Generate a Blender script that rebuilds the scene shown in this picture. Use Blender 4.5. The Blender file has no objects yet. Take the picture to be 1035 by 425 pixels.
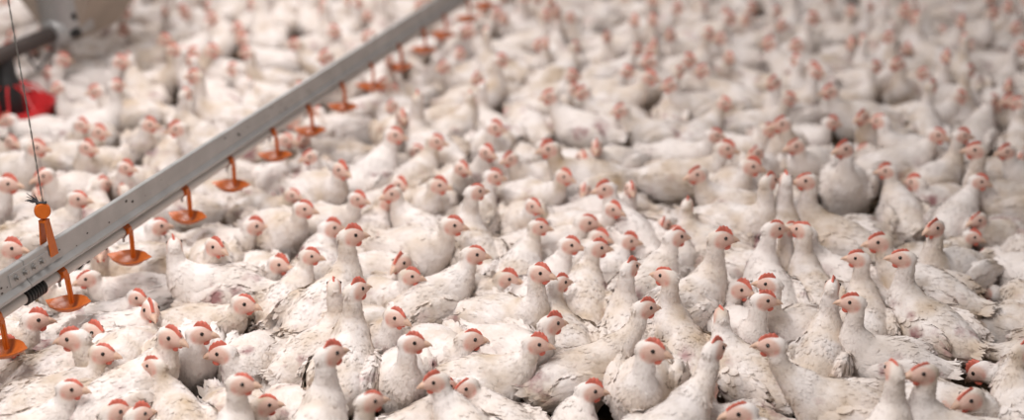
import bpy, math, random
import numpy as np
from mathutils import Vector, Matrix

# ------------------------------------------------------------------ camera
FPX, YH, CAM_H = 1230.0, -310.0, 1.60          # focal length in px of a 1035x425 frame, horizon row, eye height
PITCH = math.atan((212.5 - YH) / FPX)
scene = bpy.context.scene
COL = scene.collection
cam_d = bpy.data.cameras.new('camera')
cam_d.sensor_fit = 'HORIZONTAL'; cam_d.sensor_width = 36.0
cam_d.lens = FPX * 36.0 / 1035.0
cam_d.clip_end = 100
cam_d.dof.use_dof = True
cam_d.dof.focus_distance = 2.88
cam_d.dof.aperture_fstop = cam_d.lens / 42.0
cam = bpy.data.objects.new('camera', cam_d); COL.objects.link(cam)
cam.location = (0, 0, CAM_H); cam.rotation_euler = (math.pi / 2 - PITCH, 0, 0)
scene.camera = cam

# ------------------------------------------------------------------ light
world = bpy.data.worlds.new('world'); scene.world = world
world.use_nodes = True
bg = world.node_tree.nodes['Background']
bg.inputs['Color'].default_value = (1.0, 0.94, 0.91, 1); bg.inputs['Strength'].default_value = 0.31
def ceiling_lamp(loc, sx, sy, power, col):
    d = bpy.data.lights.new('ceiling_lamp', 'AREA'); d.shape = 'RECTANGLE'; d.size = sx; d.size_y = sy
    d.energy = power; d.color = col
    o = bpy.data.objects.new('ceiling_lamp', d); COL.objects.link(o); o.location = loc
    return o
for ly, p in ((1.0, 155), (4.6, 100), (8.2, 85)):
    ceiling_lamp((-1.2, ly, 3.4), 0.5, 2.2, p, (1.0, 0.945, 0.915))
scene.view_settings.view_transform = 'Standard'; scene.view_settings.look = 'None'
scene.view_settings.gamma = 1.0; scene.view_settings.use_curve_mapping = False
scene.view_settings.exposure = -0.25

random.seed(7)
RS = np.random.RandomState(11)

def unproject(px, py, z):
    dx = (px - 517.5) / FPX; dy = -(py - 212.5) / FPX
    c, s = math.cos(PITCH), math.sin(PITCH)
    v = np.array([dx, s * dy + c, c * dy - s])
    t = (z - CAM_H) / v[2]
    return np.array([0, 0, CAM_H]) + v * t
def project(p):
    c, s = math.cos(PITCH), math.sin(PITCH)
    x, y, z = p[0], p[1], p[2] - CAM_H
    d = y * c - z * s; u = y * s + z * c
    return 517.5 + FPX * x / d, 212.5 - FPX * u / d, d

# ------------------------------------------------------------------ materials
def new_mat(name):
    m = bpy.data.materials.new(name); m.use_nodes = True
    nt = m.node_tree
    return m, nt, nt.nodes['Principled BSDF'], nt.nodes['Material Output']
def simple(name, col, rough=0.6, metal=0.0, var=0.0, scale=30.0, bump=0.0):
    m, nt, b, out = new_mat(name)
    b.inputs['Base Color'].default_value = (*col, 1); b.inputs['Roughness'].default_value = rough
    b.inputs['Metallic'].default_value = metal
    if var or bump:
        tc = nt.nodes.new('ShaderNodeTexCoord'); nz = nt.nodes.new('ShaderNodeTexNoise')
        nz.inputs['Scale'].default_value = scale; nz.inputs['Detail'].default_value = 5
        nt.links.new(tc.outputs['Object'], nz.inputs['Vector'])
        if var:
            cr = nt.nodes.new('ShaderNodeValToRGB')
            cr.color_ramp.elements[0].position = .3; cr.color_ramp.elements[1].position = .7
            cr.color_ramp.elements[0].color = (*[c * (1 - var) for c in col], 1)
            cr.color_ramp.elements[1].color = (*[min(1, c * (1 + var)) for c in col], 1)
            nt.links.new(nz.outputs['Fac'], cr.inputs['Fac']); nt.links.new(cr.outputs['Color'], b.inputs['Base Color'])
        if bump:
            bp = nt.nodes.new('ShaderNodeBump'); bp.inputs['Strength'].default_value = bump
            bp.inputs['Distance'].default_value = .01
            nt.links.new(nz.outputs['Fac'], bp.inputs['Height']); nt.links.new(bp.outputs['Normal'], b.inputs['Normal'])
    return m

def feather_mat(name, with_skin):
    """white dirty plumage; object colour = (dirt, seed, bare, -) so every bird has its own stains"""
    m, nt, b, out = new_mat(name)
    N, L = nt.nodes.new, nt.links.new
    def math_(op, a, c, clamp=False):
        n = N('ShaderNodeMath'); n.operation = op; n.use_clamp = clamp
        for i, v in enumerate((a, c)):
            if isinstance(v, (int, float)): n.inputs[i].default_value = v
            else: L(v, n.inputs[i])
        return n.outputs[0]
    def mix(f, a, c):
        n = N('ShaderNodeMix'); n.data_type = 'RGBA'
        if isinstance(f, float): n.inputs[0].default_value = f
        else: L(f, n.inputs[0])
        for i, v in ((6, a), (7, c)):
            if isinstance(v, tuple): n.inputs[i].default_value = (*v, 1)
            else: L(v, n.inputs[i])
        return n.outputs[2]
    tc = N('ShaderNodeTexCoord'); oi = N('ShaderNodeObjectInfo'); sp = N('ShaderNodeSeparateColor')
    L(oi.outputs['Color'], sp.inputs[0])
    dirt, seed, bare = sp.outputs[0], sp.outputs[1], sp.outputs[2]
    w = math_('MULTIPLY', seed, 37.0)
    def noise(scale, det, off):
        n = N('ShaderNodeTexNoise'); n.noise_dimensions = '4D'
        n.inputs['Scale'].default_value = scale; n.inputs['Detail'].default_value = det
        L(tc.outputs['Object'], n.inputs['Vector']); L(math_('ADD', w, off), n.inputs['W'])
        return n.outputs['Fac']
    ra = N('ShaderNodeAttribute'); ra.attribute_name = 'rnd'
    ta = N('ShaderNodeAttribute'); ta.attribute_name = 'tip'
    base = mix(noise(9, 3, 0.0), (0.84, 0.77, 0.725), (0.85, 0.81, 0.80))
    f1 = math_('MULTIPLY', math_('MULTIPLY_ADD', noise(12, 5, 3.1), 4.0), dirt, True)
    f1n = f1.node
    # tan stains: smooth threshold of a broad noise, weight by dirt
    st = N('ShaderNodeMapRange'); st.inputs[1].default_value = .40; st.inputs[2].default_value = .78
    L(noise(10, 4, 3.1), st.inputs[0])
    c1 = mix(math_('MULTIPLY', st.outputs[0], math_('MULTIPLY', dirt, 1.5, True)), base, (0.52, 0.385, 0.245))
    st2 = N('ShaderNodeMapRange'); st2.inputs[1].default_value = .48; st2.inputs[2].default_value = .85
    L(noise(70, 4, 9.7), st2.inputs[0])
    c2 = mix(math_('MULTIPLY', st2.outputs[0], math_('MULTIPLY', dirt, .35)), c1, (0.30, 0.235, 0.18))
    # per feather value and darker worn tips
    tipn = N('ShaderNodeMapRange'); tipn.inputs[1].default_value = .55; tipn.inputs[2].default_value = 1.0
    L(ta.outputs['Fac'], tipn.inputs[0])
    c3 = mix(math_('MULTIPLY', tipn.outputs[0], math_('MULTIPLY', ra.outputs['Fac'], math_('ADD', math_('MULTIPLY', dirt, .25), .02))), c2, (0.42, 0.32, 0.23))
    # bare purplish skin patches
    st3 = N('ShaderNodeMapRange'); st3.inputs[1].default_value = .58; st3.inputs[2].default_value = .70
    L(noise(11, 4, 17.0), st3.inputs[0])
    sz = N('ShaderNodeSeparateXYZ'); L(tc.outputs['Object'], sz.inputs[0])
    zr = N('ShaderNodeMapRange'); zr.inputs[1].default_value = .265; zr.inputs[2].default_value = .235
    L(sz.outputs[2], zr.inputs[0])
    c4 = mix(math_('MULTIPLY', st3.outputs[0], math_('MULTIPLY', bare, zr.outputs[0])), c3, (0.36, 0.20, 0.20))
    col = c4
    if with_skin:
        sk = N('ShaderNodeAttribute'); sk.attribute_name = 'skin'
        rd = N('ShaderNodeAttribute'); rd.attribute_name = 'red'
        skn = mix(noise(120, 3, 5.0), (0.66, 0.42, 0.35), (0.74, 0.54, 0.46))
        skn = mix(rd.outputs['Fac'], skn, (0.66, 0.21, 0.17))
        col = mix(sk.outputs['Fac'], c4, skn)
    L(col, b.inputs['Base Color'])
    b.inputs['Roughness'].default_value = .85
    b.inputs['Specular IOR Level'].default_value = .2
    fn = noise(160, 3, 1.0)
    bp = N('ShaderNodeBump'); bp.inputs['Strength'].default_value = .5; bp.inputs['Distance'].default_value = .003
    L(fn, bp.inputs['Height']); L(bp.outputs['Normal'], b.inputs['Normal'])
    if not with_skin:
        tr = N('ShaderNodeBsdfTranslucent'); L(col, tr.inputs['Color'])
        mx = N('ShaderNodeMixShader'); mx.inputs[0].default_value = .06
        L(b.outputs[0], mx.inputs[1]); L(tr.outputs[0], mx.inputs[2]); L(mx.outputs[0], out.inputs['Surface'])
    for n in list(nt.nodes):
        if n == f1n: nt.nodes.remove(n)
    return m

MAT = dict(
    body=feather_mat('white_down_and_face_skin', True),
    feather=feather_mat('white_feathers', False),
    comb=simple('red_comb', (0.60, 0.145, 0.10), .55, var=.2, scale=60),
    beak=simple('horn_beak', (0.66, 0.45, 0.34), .5, var=.15, scale=80),
    eye=simple('dark_eye', (0.020, 0.014, 0.012), .12),
    leg=simple('yellow_leg_scales', (0.62, 0.42, 0.24), .6, var=.2, scale=120),
    litter=simple('wood_shaving_litter', (0.20, 0.145, 0.095), .95, var=.45, scale=22, bump=1.0),
    alu=simple('dusty_aluminium', (0.40, 0.395, 0.39), .42, .45, var=.12, scale=14),
    pvc=simple('grey_white_plastic_pipe', (0.66, 0.63, 0.60), .5, var=.08, scale=10),
    orange=simple('orange_plastic', (0.52, 0.115, 0.010), .38, var=.12, scale=40),
    rubber=simple('black_rubber', (0.02, 0.02, 0.02), .5),
    steel=simple('steel_bolt', (0.35, 0.34, 0.33), .4, .9),
    dirt=simple('dried_dropping', (0.05, 0.04, 0.035), .9),
    wire=simple('twisted_steel_wire', (0.26, 0.25, 0.24), .45, .6),
    fray=simple('frayed_dark_cord', (0.05, 0.05, 0.055), .8),
    red=simple('red_feeder_plastic', (0.62, 0.025, 0.03), .4, var=.1),
    darkpipe=simple('brown_grey_feed_pipe', (0.055, 0.042, 0.038), .6, .1, var=.2, scale=12),
    galv=simple('galvanised_feed_hopper', (0.40, 0.40, 0.40), .5, .4, var=.15, scale=8),
    tan=simple('dusty_tan_sheet_metal', (0.40, 0.34, 0.285), .6, .1, var=.12, scale=6),
    black=simple('black_plastic', (0.015, 0.015, 0.016), .5),
)

# ------------------------------------------------------------------ mesh helpers
def mesh_from(name, V, F, mat=None, smooth=True, attrs=None):
    me = bpy.data.meshes.new(name)
    me.from_pydata([tuple(v) for v in V], [], [tuple(int(i) for i in f) for f in F])
    if mat is not None:
        for m_ in (mat if isinstance(mat, (list, tuple)) else [mat]): me.materials.append(m_)
    if smooth: me.polygons.foreach_set('use_smooth', [True] * len(me.polygons))
    for k, a in (attrs or {}).items():
        at = me.attributes.new(k, 'FLOAT', 'POINT'); at.data.foreach_set('value', np.asarray(a, dtype=np.float32))
    me.update()
    return me
def link(name, me, parent=None):
    o = bpy.data.objects.new(name, me); COL.objects.link(o)
    if parent is not None: o.parent = parent
    return o
def empty(name, loc=(0, 0, 0)):
    o = bpy.data.objects.new(name, None); o.empty_display_size = .05; COL.objects.link(o); o.location = loc
    return o
def tag(o, label, cat, group=None, kind=None):
    if label: o['label'] = label
    if cat: o['category'] = cat
    if group: o['group'] = group
    if kind: o['kind'] = kind
    return o

class MB:
    """collects simple solids into one mesh"""
    def __init__(s): s.V = []; s.F = []
    def add(s, V, F):
        n = len(s.V); s.V += [tuple(v) for v in V]; s.F += [tuple(i + n for i in f) for f in F]; return s
    def box(s, c, sx, sy, sz, M=None, bev=0.0):
        x, y, z = sx / 2, sy / 2, sz / 2
        if bev <= 0:
            V = [(i, j, k) for i in (-x, x) for j in (-y, y) for k in (-z, z)]
            F = [(0, 1, 3, 2), (4, 6, 7, 5), (0, 4, 5, 1), (2, 3, 7, 6), (0, 2, 6, 4), (1, 5, 7, 3)]
        else:
            pr = [(-y + bev, -z), (y - bev, -z), (y, -z + bev), (y, z - bev), (y - bev, z), (-y + bev, z), (-y, z - bev), (-y, -z + bev)]
            V = [(-x, *p) for p in pr] + [(x, *p) for p in pr]
            F = [tuple(range(7, -1, -1)), tuple(range(8, 16))] + [(i, (i + 1) % 8, 8 + (i + 1) % 8, 8 + i) for i in range(8)]
        out = []
        for v in V:
            v = Vector(v)
            if M is not None: v = M @ v
            out.append(v + Vector(c))
        return s.add(out, F)
    def tube(s, pts, rad, seg=12, cap=True, flat=1.0):
        pts = [Vector(p) for p in pts]; n = len(pts)
        rad = rad if isinstance(rad, (list, tuple)) else [rad] * n
        V = []; F = []; up0 = None
        for i, p in enumerate(pts):
            t = (pts[min(i + 1, n - 1)] - pts[max(i - 1, 0)]).normalized()
            if up0 is None:
                up0 = Vector((0, 0, 1)) if abs(t.z) < .9 else Vector((1, 0, 0))
            a = (up0 - t * up0.dot(t)).normalized(); up0 = a; b = t.cross(a)
            for k in range(seg):
                an = 2 * math.pi * k / seg
                V.append(p + (a * math.cos(an) * flat + b * math.sin(an)) * rad[i])
        for i in range(n - 1):
            for k in range(seg):
                k2 = (k + 1) % seg
                F.append((i * seg + k, i * seg + k2, (i + 1) * seg + k2, (i + 1) * seg + k))
        if cap:
            F.append(tuple(range(seg - 1, -1, -1))); F.append(tuple((n - 1) * seg + k for k in range(seg)))
        return s.add(V, F)
    def lathe(s, prof, c, seg=24, sx=1.0, sy=1.0, M=None):
        V = []; F = []; n = len(prof)
        for r, z in prof:
            for k in range(seg):
                a = 2 * math.pi * k / seg
                v = Vector((r * math.cos(a) * sx, r * math.sin(a) * sy, z))
                if M is not None: v = M @ v
                V.append(v + Vector(c))
        for i in range(n - 1):
            for k in range(seg):
                k2 = (k + 1) % seg
                F.append((i * seg + k, i * seg + k2, (i + 1) * seg + k2, (i + 1) * seg + k))
        return s.add(V, F)
    def extrude(s, prof, a, b, M):
        """closed profile (y, z) extruded along local x from a to b, M maps local to world"""
        n = len(prof)
        V = [M @ Vector((a, *p)) for p in prof] + [M @ Vector((b, *p)) for p in prof]
        F = [tuple(range(n - 1, -1, -1)), tuple(range(n, 2 * n))] + [(i, (i + 1) % n, n + (i + 1) % n, n + i) for i in range(n)]
        return s.add(V, F)
    def mesh(s, name, mat, smooth=False, angle=None):
        me = mesh_from(name, s.V, s.F, mat, smooth)
        if angle is not None: me.set_sharp_from_angle(angle=math.radians(angle))
        return me
    def build(s, name, mat, parent=None, smooth=False, angle=None):
        return link(name, s.mesh(name, mat, smooth, angle), parent)

# ------------------------------------------------------------------ floor
fl = MB()
nx, ny = 60, 60
V = []; F = []
for i in range(nx + 1):
    for j in range(ny + 1):
        x = -7 + 14 * i / nx; y = -2 + 16 * j / ny
        V.append((x, y, -0.004 + .004 * math.sin(x * 7.1) * math.cos(y * 5.3)))
for i in range(nx):
    for j in range(ny):
        F.append((i * (ny + 1) + j, (i + 1) * (ny + 1) + j, (i + 1) * (ny + 1) + j + 1, i * (ny + 1) + j + 1))
floor = link('floor', mesh_from('floor', V, F, MAT['litter']))
tag(floor, 'brown wood shaving litter under the flock of chickens', 'floor', kind='structure')

# ------------------------------------------------------------------ drinker line
CUP_Z = .235
CUP_PX = [(6, 357), (62.5, 309), (127.8, 263), (183, 221), (231.8, 189.7), (274, 159.4), (309, 133.8), (345.7, 110.2),
          (373.7, 89.2), (402.8, 69.1), (423.3, 51.6), (444.9, 36.6), (471.4, 20)]
cups = np.array([unproject(x, y, CUP_Z) for x, y in CUP_PX])
c0 = cups.mean(0)
_, _, vt = np.linalg.svd(cups - c0)
LD = vt[0] * (1 if vt[0][1] > 0 else -1)
cup_t = (cups - c0) @ LD
dt = np.mean(np.diff(cup_t))
LN = np.array([LD[1], -LD[0], 0])              # horizontal, towards the lower right of the photo
def line_pt(t, off=0.0, z=0.0): return c0 * np.array([1, 1, 0]) + LD * t + LN * off + np.array([0, 0, z])
LM = Matrix(((LD[0], -LN[0], 0, c0[0]), (LD[1], -LN[1], 0, c0[1]), (0, 0, 1, 0), (0, 0, 0, 1)))   # local x along, y away, z up
T0, T1 = cup_t[0] - .75, cup_t[-1] + 2.2
PIPE_Z = CUP_Z + .092
dl = empty('drinker_line', tuple(line_pt(cup_t[6], 0, 0)))
tag(dl, 'aluminium rail and grey pipe carrying orange drinker cups over the flock', 'drinker line')
inv = Matrix.Translation(-dl.location)
def fin(o):                                    # parts are modelled in world space, re-based to the line's empty
    o.data.transform(inv); o.parent = dl; return o
JT = cup_t[0] + dt * .43                         # where two rail lengths are joined
RZ = PIPE_Z + .014                             # underside of the rail
prof = [(-.0205, .004), (-.0205, .012), (-.0120, .0215), (-.0105, .0235), (-.0075, .0690), (-.0055, .0710), (.0055, .0710), (.0075, .0690), (.0105, .0235), (.0120, .0215), (.0205, .012), (.0205, .004)]
for a, b in ((T0, JT - .0012), (JT + .0012, T1)):
    fin(MB().extrude([(y, z + RZ) for y, z in prof], a, b, LM).build('rail', MAT['alu']))
pm = MB()
pp = [(.0140 * math.cos(k * math.pi / 10), PIPE_Z - .007 + .0140 * math.sin(k * math.pi / 10)) for k in range(20)]
for i, (a, b) in enumerate(((T0, JT + .004), (JT + .004, T1))):
    pr = MB().extrude(pp, a, b, LM)
    fin(pr.build('pipe', MAT['pvc'], smooth=True, angle=40))
# joint: bolted plate on the rail's side, black rubber coupling on the pipe
jp = fin(MB().extrude([(y - .0022, z + RZ) for y, z in ((-.0100, .028), (-.0080, .0580), (-.0060, .0580), (-.0080, .028))], JT - .055, JT + .085, LM).build('joint_plate', MAT['alu']))
jp['label'] = 'bolted aluminium joint plate on the rail'
Rl = LM.to_3x3()
for k in range(4):
    c = LM @ Vector((JT - .032 + .030 * k, -.0112, RZ + .043))
    m = MB().tube([c, c + Rl @ Vector((0, -.003, 0))], .0085, 12).tube([c, c + Rl @ Vector((0, -.009, 0))], .0055, 6)
    o = m.build('bolt', MAT['steel']); o.data.transform(inv); o.parent = jp
cp = MB()
for k in range(7):
    a = JT - .010 + k * .0095
    cp.tube([LM @ Vector((a, 0, PIPE_Z - .007)), LM @ Vector((a + .0062, 0, PIPE_Z - .007))], .0200, 16)
cp.tube([LM @ Vector((JT - .012, 0, PIPE_Z - .007)), LM @ Vector((JT + .055, 0, PIPE_Z - .007))], .0165, 16)
o = fin(cp.build('pipe_coupling', MAT['rubber'], smooth=True, angle=40)); o['label'] = 'ribbed black rubber pipe coupling'
# dried droppings on the rail
dm = MB()
for k in range(46):
    t = cup_t[0] - .1 + 2.6 * random.random() ** 1.4; z = .026 + .034 * random.random()
    y = -.0107 + (z - .0235) * .003 / .0455; r = .0012 + .0028 * random.random() ** 2
    c = LM @ Vector((t, y, RZ + z)); M = LM.to_3x3() @ Matrix.Rotation(math.pi / 2, 3, 'X')
    dm.lathe([(r, 0), (r * .8, r * .25), (.0001, r * .35)], c, 7, 1.4, 1.0, M)
o = fin(dm.build('dropping_specks', MAT['dirt'])); o['kind'] = 'stuff'
# drip cups: a clamp round the pipe, a nipple and a flat stem down to an oval dish
yaw0 = math.atan2(LD[1], LD[0])
def cup_meshes():
    clamp = MB()
    ring = [(.0163 * math.cos(a), .0163 * math.sin(a) - .007) for a in [math.pi * k / 8 for k in range(16)]]
    V = [(x, y, z) for x in (-.0135, .0135) for y, z in ring]
    n = 16
    clamp.add(V, [(i, (i + 1) % n, n + (i + 1) % n, n + i) for i in range(n)])
    clamp.box((0, -.0165, -.004), .014, .007, .016)
    nip = MB().tube([(-.004, 0, -.014), (-.004, 0, -.026), (-.004, 0, -.026), (-.004, 0, -.038)], [.0055, .0055, .0032, .0032], 10)
    cup = MB()
    cup.box((.004, -.0185, -.046), .0135, .0055, .076)
    cup.box((.004, -.0225, -.052), .0035, .004, .060)
    z0 = -.098
    prof = [(.0001, z0 + .001), (.016, z0 + .002), (.030, z0 + .008), (.0420, z0 + .0165), (.0445, z0 + .0165), (.0445, z0 + .0145), (.032, z0 + .002), (.017, z0 - .005), (.0001, z0 - .006)]
    ca, sa = math.cos(-yaw0 - .15), math.sin(-yaw0 - .15)
    DM = Matrix(((ca, -sa, 0), (sa, ca, 0), (0, 0, 1)))       # the dish's pointed lips look left and right in the photo
    cup.lathe(prof, (.004, -.008, 0), 28, 1.08, .92, DM)
    for sx in (-1, 1):
        P = [(sx * .0445, -.018, z0 + .0165), (sx * .0445, .018, z0 + .0165), (sx * .060, 0, z0 + .019), (sx * .0435, 0, z0 + .006)]
        cup.add([DM @ Vector(p) + Vector((.004, -.008, 0)) for p in P], [(0, 2, 1), (0, 3, 2), (1, 2, 3)])
    return clamp.mesh('clamp', MAT['orange'], True, 40), nip.mesh('nipple', MAT['steel'], True, 40), cup.mesh('drinker_cup', MAT['orange'], True, 35)
m_clamp, m_nip, m_cup = cup_meshes()
cup_names = ['first', 'second', 'third', 'fourth', 'fifth', 'sixth', 'seventh', 'eighth', 'ninth', 'tenth', 'eleventh', 'twelfth', 'thirteenth']
CUPS = []
for i in range(-2, 22):
    t = cup_t[i] if 0 <= i < 13 else (cup_t[0] + dt * i if i < 0 else cup_t[-1] + dt * (i - 12))
    p = line_pt(t, 0, PIPE_Z)
    ly = line_pt(t, 0, 0)
    o = link('drinker_cup', m_cup, dl); o.location = Vector(p) - dl.location; o.rotation_euler = (RS.uniform(-.05, .05), 0, yaw0 + RS.uniform(-.12, .12))
    if 0 <= i < 13: o['label'] = 'orange plastic drip cup, %s from the left edge' % cup_names[i]
    for nm, me in (('clamp', m_clamp), ('nipple', m_nip)):
        link(nm, me, o)
    CUPS.append((p[0], p[1]))
CUPS = np.array(CUPS)
# hanger: orange disc on a tapering clip that straddles the rail, hung on a twisted wire
HP = unproject(36, 244, RZ + .070); HT = float((HP - c0) @ LD)
hb = Vector(line_pt(HT, 0, RZ))
hm = MB()
xd, yd = Vector(LD), Vector(-LN)
def hp(a, b, z): return hb + xd * a + yd * b + Vector((0, 0, z))
for sgn in (-1, 1):
    q = [hp(-.013, sgn * .0125, .040), hp(.013, sgn * .0125, .040), hp(.0085, sgn * .006, .126), hp(-.0085, sgn * .006, .126)]
    off = yd * (sgn * .003)
    hm.add(q + [p + off for p in q], [(0, 1, 2, 3), (7, 6, 5, 4), (0, 4, 5, 1), (1, 5, 6, 2), (2, 6, 7, 3), (3, 7, 4, 0)])
hm.box(hp(0, 0, .127), .018, .018, .006, Rl)
o = fin(hm.build('hanger_clip', MAT['orange'])); o['label'] = 'tapered orange plastic clip straddling the rail'
vw = Vector((0, 0, CAM_H)) - hp(0, 0, .15); vw.z *= .4; vw.normalize()
dc = hp(0, 0, .152)
dmz = MB().tube([dc - vw * .009, dc - vw * .008, dc + vw * .006, dc + vw * .009], [.0165, .0185, .0185, .0165], 24)
dmz.tube([hp(0, 0, .128), hp(0, 0, .146)], .003, 8)
o = fin(dmz.build('adjuster_disc', MAT['orange'], smooth=True, angle=40)); o['label'] = 'round orange height adjuster disc'
fr = MB()
for k in range(16):
    a = dc + Vector((-.006, 0, .020)); d = Vector((random.uniform(-.030, -.010), random.uniform(-.010, .010), random.uniform(.002, .022)))
    fr.tube([a, a + d * .5 + Vector((0, 0, .002)), a + d], [.0018, .0014, .0006], 5)
fr.tube([dc + Vector((-.012, 0, .019)), dc + Vector((.012, 0, .021))], .0035, 8)
fin(fr.build('frayed_cord_end', MAT['fray']))
wm = MB()
wtop = Vector((dc.x, dc.y, 3.3))
for ph in (0, math.pi):
    pts = []
    for k in range(400):
        z = dc.z + .018 + (3.3 - dc.z) * k / 399
        pts.append((dc.x + .0012 * math.cos(k * .8 + ph) + .004 * math.sin(z * 3), dc.y + .0012 * math.sin(k * .8 + ph), z))
    wm.tube(pts, .0010, 5)
o = wm.build('suspension_wire', MAT['wire'], smooth=True)
tag(o, 'thin twisted steel wire holding up the drinker line', 'wire')

# ------------------------------------------------------------------ feeder line, upper left
fp = unproject(3, 55, .36)
feed = empty('feed_line', (fp[0], fp[1], 0)); tag(feed, 'dark feed pipe with red feeder pan and dusty metal hopper', 'feeder')
m = MB().lathe([(.0001, .03), (.115, .03), (.125, .045), (.150, .095), (.158, .100), (.160, .093), (.135, .035), (.12, .004), (.0001, .0)], (0, 0, 0), 32)
pan = m.build('feeder_pan', MAT['red'], feed, True, 40); pan['label'] = 'red plastic feeder pan'; pan.location.z = .070
for k in range(10):
    a = 2 * math.pi * k / 10
    MB().tube([(.145 * math.cos(a), .145 * math.sin(a), .097), (.10 * math.cos(a), .10 * math.sin(a), .155), (.045 * math.cos(a), .045 * math.sin(a), .175)], .004, 6).build('grille_rib', MAT['red'], pan)
MB().lathe([(.045, .06), (.045, .19), (.038, .20), (.034, .270), (.0001, .275)], (0, 0, 0), 20).build('drop_tube', MAT['black'], pan, True, 40)
# dark feed pipe runs from the pan's drop tube to the hopper boot
A = Vector((fp[0], fp[1], .360))
B = Vector(unproject(66, 29, .360))
D = (B - A).normalized()
FO = Vector((fp[0], fp[1], 0))
fo = MB().tube([A - D * 1.2 - FO, B - FO], .031, 16).build('feed_pipe', MAT['darkpipe'], feed, True, 40)
hkm = MB().tube([(-.10 * D.x, -.10 * D.y, .028), (-.10 * D.x, -.10 * D.y, -.055), (-.06 * D.x, -.06 * D.y, -.115), (.06 * D.x, .06 * D.y, -.055), (.10 * D.x, .10 * D.y, .028)], .005, 8).build('wire_hook', MAT['fray'], fo, True)
hkm.location = A.lerp(B, .62) - FO
hop = feed
SX = Vector((D.x, D.y, 0)).normalized(); SY = Vector((-SX.y, SX.x, 0))
def hq(a, b, z): return B - FO - Vector((0, 0, B.z)) + SX * a + SY * b + Vector((0, 0, z))
m = MB()
lo = [(-.02, -.06), (.26, -.06), (.26, .06), (-.02, .06)]; hi = [(-.10, -.30), (.60, -.30), (.60, .30), (-.10, .30)]
V = [hq(a, b, .32) for a, b in lo] + [hq(a, b, .74) for a, b in hi] + [hq(a, b, .95) for a, b in hi]
Fc = [(3, 2, 1, 0)] + [(i, (i + 1) % 4, 4 + (i + 1) % 4, 4 + i) for i in range(4)] + [(4 + i, 4 + (i + 1) % 4, 8 + (i + 1) % 4, 8 + i) for i in range(4)]
m.add(V, Fc).build('hopper_bin', MAT['tan'], hop)
bt = MB().tube([hq(-.10, 0, .360), hq(-.07, 0, .360), hq(.03, 0, .360)], [.045, .062, .062], 20)
bt.tube([hq(.02, 0, .360), hq(.02, -.02, .64)], [.10, .13], 16)
bt.build('boot', MAT['galv'], hop, True, 40)
for b, z in ((-.065, .43), (-.065, .36)):
    MB().tube([hq(-.04, b + .02, z), hq(-.04, b - .025, z)], .020, 12).build('bolt', MAT['black'], hop, True, 40)
for a, b in ((-.08, -.28), (.58, -.28), (.58, .28), (-.08, .28)):
    MB().tube([hq(a, b, .90), hq(a, b, 3.2)], .004, 6).build('hanging_cable', MAT['wire'], hop)

# ------------------------------------------------------------------ chicken geometry
def nrm(a): return a / np.maximum(np.linalg.norm(a, axis=-1, keepdims=True), 1e-9)
def sd_ell(P, c, r, rot=None):
    q = P - np.asarray(c)
    if rot is not None: q = q @ rot
    r = np.asarray(r)
    k0 = np.linalg.norm(q / r, axis=-1); k1 = np.linalg.norm(q / (r * r), axis=-1)
    return k0 * (k0 - 1) / np.maximum(k1, 1e-6)
def sd_cone(P, a, b, ra, rb):
    a = np.asarray(a); b = np.asarray(b); ab = b - a
    h = np.clip(((P - a) @ ab) / (ab @ ab), 0, 1)
    return np.linalg.norm(P - a - h[..., None] * ab, axis=-1) - (ra + (rb - ra) * h)
def smin(a, b, k):
    h = np.clip(.5 + .5 * (b - a) / k, 0, 1)
    return b + (a - b) * h - k * h * (1 - h)
def rot_y(a): c, s = math.cos(a), math.sin(a); return np.array([[c, 0, s], [0, 1, 0], [-s, 0, c]])
def rot_z(a): c, s = math.cos(a), math.sin(a); return np.array([[c, -s, 0], [s, c, 0], [0, 0, 1]])

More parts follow.
